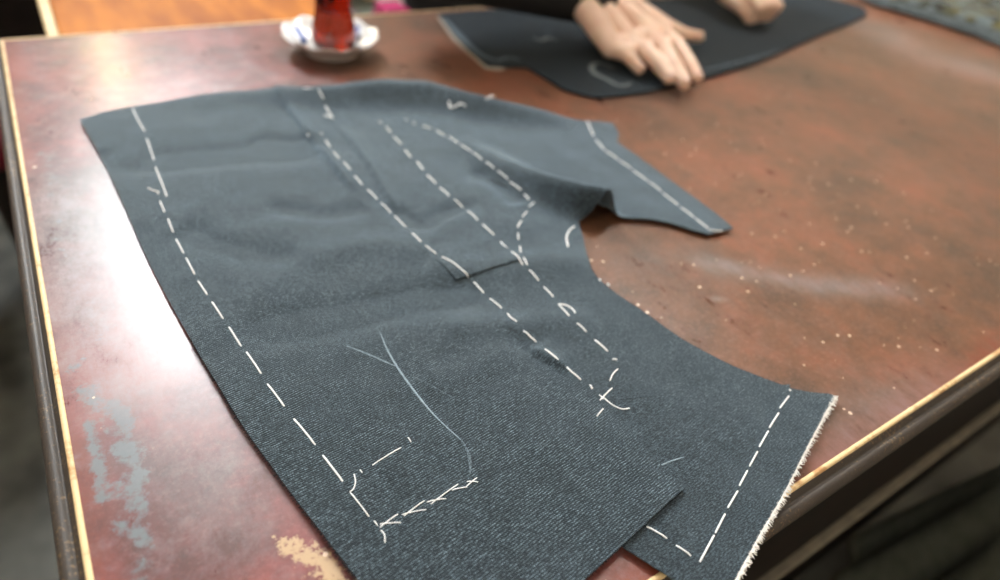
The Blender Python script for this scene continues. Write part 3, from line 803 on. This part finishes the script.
# right hand (palm down, fingers towards us), joints from the photo
wr = px3(594, 0, .070); 
PM, RM, MM, IM = px3(611,47,.030), px3(627,38,.036), px3(645,31,.040), px3(662,32,.036)
PT, RT, MT, IT = px3(639,69,.0155), px3(669,78,.0165), px3(684,83,.0168), px3(697,77,.0165)
def finger(m_, t_, r0, lift):
    a = m_.lerp(t_, .42) + V3((0,0,lift)); b_ = m_.lerp(t_, .74) + V3((0,0,lift*.6))
    return [(m_, r0*1.10, a, r0), (a, r0, b_, r0*.93), (b_, r0*.93, t_, r0*.78)]
hs = []
hs += finger(PM, PT, .0106, .006) + finger(RM, RT, .0120, .007) + finger(MM, MT, .0124, .008) + finger(IM, IT, .0120, .007)
for (m1, t1_), (m2, t2_) in (((PM,PT),(RM,RT)),((RM,RT),(MM,MT)),((MM,MT),(IM,IT))):
    hs.append((m1.lerp(t1_,.30)+V3((0,0,.001)), .0108, m2.lerp(t2_,.30)+V3((0,0,.001)), .0112))
wl, wr2 = px3(584,6,.064), px3(610,-6,.068)
for k_, (a, ra) in enumerate(((PM,.0125),(RM,.013),(MM,.0145),(IM,.0145))):
    s = wl.lerp(wr2, k_/3); hs.append((s, .021, a, ra+.0035))
hs.append((PM.lerp(IM,.05), .0145, IM, .0155)); hs.append((px3(594,22,.045), .019, px3(632,10,.05), .020))
T0, T1, T2, T3 = px3(632,8,.050), px3(664,25,.036), px3(683,34,.028), px3(699,37,.022)
hs += [(T0, .019, T1, .0135), (T1, .0130, T2, .0108), (T2, .0108, T3, .0090)]
hs.append((T1, .013, IM, .014)); hs.append((T0.lerp(T1,.5), .015, IM, .014)); hs.append((T0.lerp(T1,.5), .015, MM, .015))
wrist = (wl+wr2)/2
elbow = V3((.505, -.105, T+.115))
fw = (wrist-elbow).normalized()
hs += [(wrist + V3((0,0,0)), .026, wrist.lerp(elbow, .35), .030, ((0,0,1), .85))]
hand_r = blob(hs, .0022, 5)
# left hand: loose fist with the fingertips on the cloth
lh = px3(757, 2, .040); LW = lh + V3((.02, .085, .035))
ls = [(LW, .024, lh+V3((0,.03,.012)), .026)]
for k_ in range(4):
    kx = (k_-1.5)*.0185
    kn = lh+V3((kx, .0, .016-.003*abs(k_-1.5))); md = kn+V3((.0, -.026, -.012)); tp_ = V3((md.x-.002, md.y+.010, T+.0165))
    ls += [(LW.lerp(lh,.4)+V3((kx*.6,0,0)), .017, kn, .0125), (kn, .0115, md, .0098), (md, .0098, tp_, .0082)]
ls += [(lh+V3((-.035,.045,.0)), .016, lh+V3((-.040,.005,-.006)), .0115), (lh+V3((-.040,.005,-.006)), .0112, V3((lh.x-.026, lh.y-.020, T+.0175)), .0090)]
elbow_l = V3((1.20, .08, T+.22))
ls += [(LW, .025, LW.lerp(elbow_l, .35), .029)]
hand_l = blob(ls, .0024, 5)
sh_r, sh_l = V3((.70,.11,T+.33)), V3((1.10,.16,T+.38))
hips = V3((.97,.56,T+.22)); chest = V3((.90,.23,T+.37)); neck = V3((.90,.085,T+.47)); head = V3((.90,-.015,T+.545))
bs = [(hips, .125, chest, .125, ((0,-.6,.8), .8)), (hips+V3((-.06,0,0)), .095, hips+V3((.06,0,0)), .095), (sh_r, .058, sh_l, .058), (chest, .10, neck, .056), (neck, .058, head, .055),
      (sh_r, .055, elbow, .042), (elbow, .042, wrist.lerp(elbow,.3), .031), (sh_l, .055, elbow_l, .042), (elbow_l, .042, LW.lerp(elbow_l,.3), .030)]
hd = V3((0,-.35,-.9)).normalized()
bs += [(head+V3((0,0,.035)), .088, head+V3((0,-.05,-.03)), .068), (head+V3((0,-.095,-.035)), .014, head+V3((0,-.118,-.055)), .017),
       (head+V3((-.088,.0,.0)), .014, head+V3((-.090,.0,-.03)), .011), (head+V3((.088,.0,.0)), .014, head+V3((.090,.0,-.03)), .011)]
for s in (-1, 1):
    hp = hips+V3((s*.08,0,-.05)); kn = V3((.97+s*.11,.50,.50)); an = V3((.97+s*.12,.56,.09))
    bs += [(hp, .085, kn, .058), (kn, .058, an, .040), (an, .042, V3((.97+s*.13,.40,.035)), .034)]
body = join_meshes([blob(bs, .014, 3), hand_r, hand_l])
link('body', body, M_SKIN, person)
def nail(tip, m_, nrm=(0,0,1)):
    d = (tip-m_).normalized(); bm = bmesh.new(); n_ = (V3(nrm)-d*d.dot(V3(nrm))).normalized(); s = d.cross(n_)
    mt = Matrix((s*.0052, d*.0068, n_*.0016)).transposed().to_4x4(); mt.translation = tip+n_*.0072+d*.001
    bmesh.ops.create_icosphere(bm, subdivisions=3, radius=1, matrix=mt); o = obj('fingernail', bm, M_NAIL, person); return o
for t_, m_ in ((PT,PM),(RT,RM),(MT,MM),(IT,IM)): nail(t_, m_)
nail(T3+V3((0,0,.001)), T2, (.1,.25,1))
sl = [(chest+V3((0,.01,.01)), .150, chest.lerp(neck,.55), .085), (sh_r, .085, sh_l, .085), (hips+V3((0,-.02,.03)), .155, chest, .160, ((0,-.6,.8), .85)), (sh_r, .078, elbow, .062), (elbow, .060, wrist.lerp(elbow, .06), .040),
      (sh_l, .078, elbow_l, .062), (elbow_l, .060, LW.lerp(elbow_l, .10), .040)]
me = blob(sl, .010, 3)
link('knitted_top', me, M_BLACK, person)
cf = bmesh.new(); cdir = (elbow-wrist)
tube(cf, [wrist.lerp(elbow, .015), wrist.lerp(elbow, .09)], .0385, 24)
c_ = obj('sleeve_cuff', cf, mat('dark_grey_rib', (.02,.024,.024), .9), person)
hm = blob([(hips+V3((-.06,-.08,-.05)), .140, hips+V3((.07,-.08,-.05)), .140, ((0,0,1), .75)), (hips+V3((-.06,-.08,-.15)), .138, hips+V3((.07,-.08,-.15)), .138, ((0,0,1), .6))], .012, 3)
link('shirt_tail', hm, M_WHITE, person)
tr = []
for s in (-1, 1):
    tr += [(hips+V3((s*.09,0,-.06)), .125, V3((.97+s*.11,.50,.50)), .085), (V3((.97+s*.11,.50,.50)), .082, V3((.97+s*.12,.56,.12)), .070)]
link('trousers', blob(tr, .014, 3), M_TROU, person)
for s in (-1, 1):
    link('shoe', blob([(V3((.97+s*.12,.56,.06)), .050, V3((.97+s*.13,.40,.047)), .046)], .010, 2), M_BLACK, person)
link('hair', blob([(head+V3((0,.02,.055)), .094, head+V3((0,-.01,.065)), .088), (head+V3((0,.05,.02)), .085, head+V3((0,.045,-.01)), .075)], .009, 2), M_HAIR, person)
for s in (-1, 1):
    bm = bmesh.new(); bmesh.ops.create_uvsphere(bm, u_segments=16, v_segments=10, radius=.0125, matrix=Matrix.Translation(head+V3((s*.031,-.090,-.012)))); ey = obj('eye', bm, M_EYE, person)
    bm = bmesh.new(); bmesh.ops.create_uvsphere(bm, u_segments=12, v_segments=8, radius=.0062, matrix=Matrix.Translation(head+V3((s*.031,-.0985,-.016)))); obj('iris', bm, M_HAIR, ey)
bm = bmesh.new(); tube(bm, [head+V3((-.022,-.100,-.080)), head+V3((0,-.107,-.080)), head+V3((.022,-.100,-.080))], .005, 8); obj('mouth', bm, M_LIP, person)

# ------------------------------------------------------------------ furniture behind
# honey wooden bench against the far side
zt = T-.020
bl = .045; br_ = .47
bench = thing('wooden_desk', 'honey coloured varnished wooden desk standing against the far side of the table', 'desk', (.25, .35, 0))
b = bx(bl+.014, br_-.012, .032, .70, zt-.025, zt, bevel=.003)
obj('desk_top', b, M_WOOD, bench, False)
b = bx(bl, bl+.014, .030, .70, zt-.03, zt+.006, bevel=.003)
obj('side_rim', b, M_WOOD2, bench, False)
obj('side_rim', bx(br_-.012, br_, .030, .70, zt-.03, zt+.004, bevel=.003), mat('dark_desk_edge', (.03,.012,.006), .4), bench, False)
for (lx, ly) in ((bl+.02,.05),(br_-.06,.05),(bl+.02,.64),(br_-.06,.64)): obj('leg', bx(lx, lx+.04, ly, ly+.04, 0, zt-.025, bevel=.004), M_WOOD, bench, False)
obj('desk_apron', bx(bl+.02, br_-.02, .055, .075, zt-.11, zt-.025), M_WOOD, bench, False)
def chair(name, label, x, y, zseat, w_, d_, m_seat, m_wood, hback, back_side):
    t_ = thing(name, label, 'chair', (x, y, 0))
    obj('seat', bx(x-w_/2, x+w_/2, y-d_/2, y+d_/2, zseat-.07, zseat, bevel=.022), m_seat, t_)
    obj('seat_frame', bx(x-w_/2+.01, x+w_/2-.01, y-d_/2+.01, y+d_/2-.01, zseat-.11, zseat-.065), m_wood, t_, False)
    for sx in (-1, 1):
        for sy in (-1, 1):
            lx, ly = x+sx*(w_/2-.025), y+sy*(d_/2-.025); isb = sy == back_side
            bm = bmesh.new(); tube(bm, [(lx, ly, .016), (lx, ly, zseat-.07)] + ([(lx, ly+.03*sy, hback)] if isb else []), [.014,.020]+([.016] if isb else []), 10)
            obj('leg', bm, m_wood, t_)
    yb = y+back_side*(d_/2+.0)
    obj('backrest', bx(x-w_/2+.02, x+w_/2-.02, yb-.02, yb+.02, hback-.26, hback, bevel=.015), m_seat, t_)
    return t_
chair('padded_chair', 'crimson padded chair standing beyond the left edge of the table', -.30, .50, .50, .46, .46, M_CRIM, M_APRON, .70, 1)
chair('wooden_chair', 'beech chair with dark olive seat beyond the table, right of the honey desk', .62, .34, .60, .18, .40, M_OLIVE, M_WOOD2, .70, 1)
mb = bx(.635, .700, .33, .40, .603, .618, bevel=.008); box(mb, .638, .698, .332, .398, .618, .636, bevel=.008)
tag(obj('folded_cloth', mb, M_MAG), 'small magenta folded cloth lying on the beech chair seat', 'cloth')
cup = thing('cupboard', 'very dark wooden cupboard against the far wall behind the left end of the desk', 'cupboard', (-.5, 1.9, 0))
obj('carcass', bx(-1.1, .08, 1.3, 2.15, .06, .95, bevel=.004), M_APRON, cup, False)
obj('plinth', bx(-1.07, .05, 1.34, 2.15, 0, .06), M_APRON, cup, False)
for dx_ in (-1.09, -.505):
    dr = obj('door', bx(dx_, dx_+.575, 1.283, 1.3, .09, .92, bevel=.004), M_APRON, cup, False)
    kb = bmesh.new(); bmesh.ops.create_uvsphere(kb, u_segments=16, v_segments=10, radius=.014, matrix=Matrix.Translation((dx_+(.54 if dx_ < -.6 else .035), 1.27, .55))); obj('knob', kb, M_STEEL, dr)
# ------------------------------------------------------------------ patterned cloth at the right end
pe = pts([(858,-1),(880,7),(915,17),(950,28),(985,40),(1010,50),(1060,66)])
pc = thing('folded_tapestry', 'speckled olive and black patterned cloth with blue grey border folded on the right end', 'fabric', (1.8, -.3, T))
ol = pe + [Vector((1.90, TY+.02)), Vector((1.93, -.02)), Vector((pe[0].x+.05, -.02))]
def pc_h(p):
    d, _ = path_d(p, pe); return .010+.022*min(1, d/.07)**.6+.004*noise.noise(Vector((p.x*14, p.y*14, 2)))
q = cloth('patterned_field', [p+Vector((.030,.0)) if i < len(pe) else p for i, p in enumerate(ol)], pc_h, M_PATT, pc, .012, thick=.006)
q = cloth('border', pe + [p+Vector((.036, 0)) for p in pe[::-1]], lambda p: .0075+.020*min(1, path_d(p, pe)[0]/.06)**.6+.003*noise.noise(Vector((p.x*40, p.y*30, 2))), M_PIPE, pc, .010, thick=.004)
# ------------------------------------------------------------------ dark coat over a stool at the near right
st = at(965, 560, -.45)
sx_, sy_ = 1.02, -1.15
stool = thing('round_stool', 'low dark wooden stool under the olive coat, in front of the table', 'stool', (sx_, sy_, 0))
obj('seat', lathe(bmesh.new(), [(0,.43),(.17,.43),(.18,.44),(.18,.455),(.17,.465),(0,.465)], (sx_, sy_, 0), 32), M_APRON, stool)
for k in range(4):
    a = math.pi/4+k*math.pi/2; bm = bmesh.new()
    tube(bm, [(sx_+.17*math.cos(a), sy_+.17*math.sin(a), .016), (sx_+.11*math.cos(a), sy_+.11*math.sin(a), .43)], .015, 10); obj('leg', bm, M_APRON, stool)
bm = bmesh.new(); NR, NA = 26, 160; rows_ = []
for i in range(NR+1):
    s = i/NR; rr = []
    for k in range(NA):
        a = 2*math.pi*k/NA; fold = math.sin(a*9+2.2*math.sin(a*2))+.5*math.sin(a*17+1)
        if s < .35: rad = .20*s/.35; z = .475+.004*math.sin(a*3)
        else:
            u = (s-.35)/.65; rad = .20+.05*u+.030*fold*u**.8+.02*min(1, u*6); z = .475-.012*min(1,u*8)-.40*u
        rr.append(bm.verts.new((sx_+rad*math.cos(a), sy_+rad*math.sin(a), z)))
    rows_.append(rr)
for a, c in zip(rows_, rows_[1:]):
    for k in range(NA):
        try: bm.faces.new((a[k], a[(k+1) % NA], c[(k+1) % NA], c[k]))
        except ValueError: pass
bmesh.ops.remove_doubles(bm, verts=bm.verts, dist=.0001)
co = obj('draped_coat', bm, M_OLIVE); so = co.modifiers.new('thickness', 'SOLIDIFY'); so.thickness = .004; so.offset = 1
tag(co, 'dark olive coat hanging in folds over the stool at the near right', 'coat')
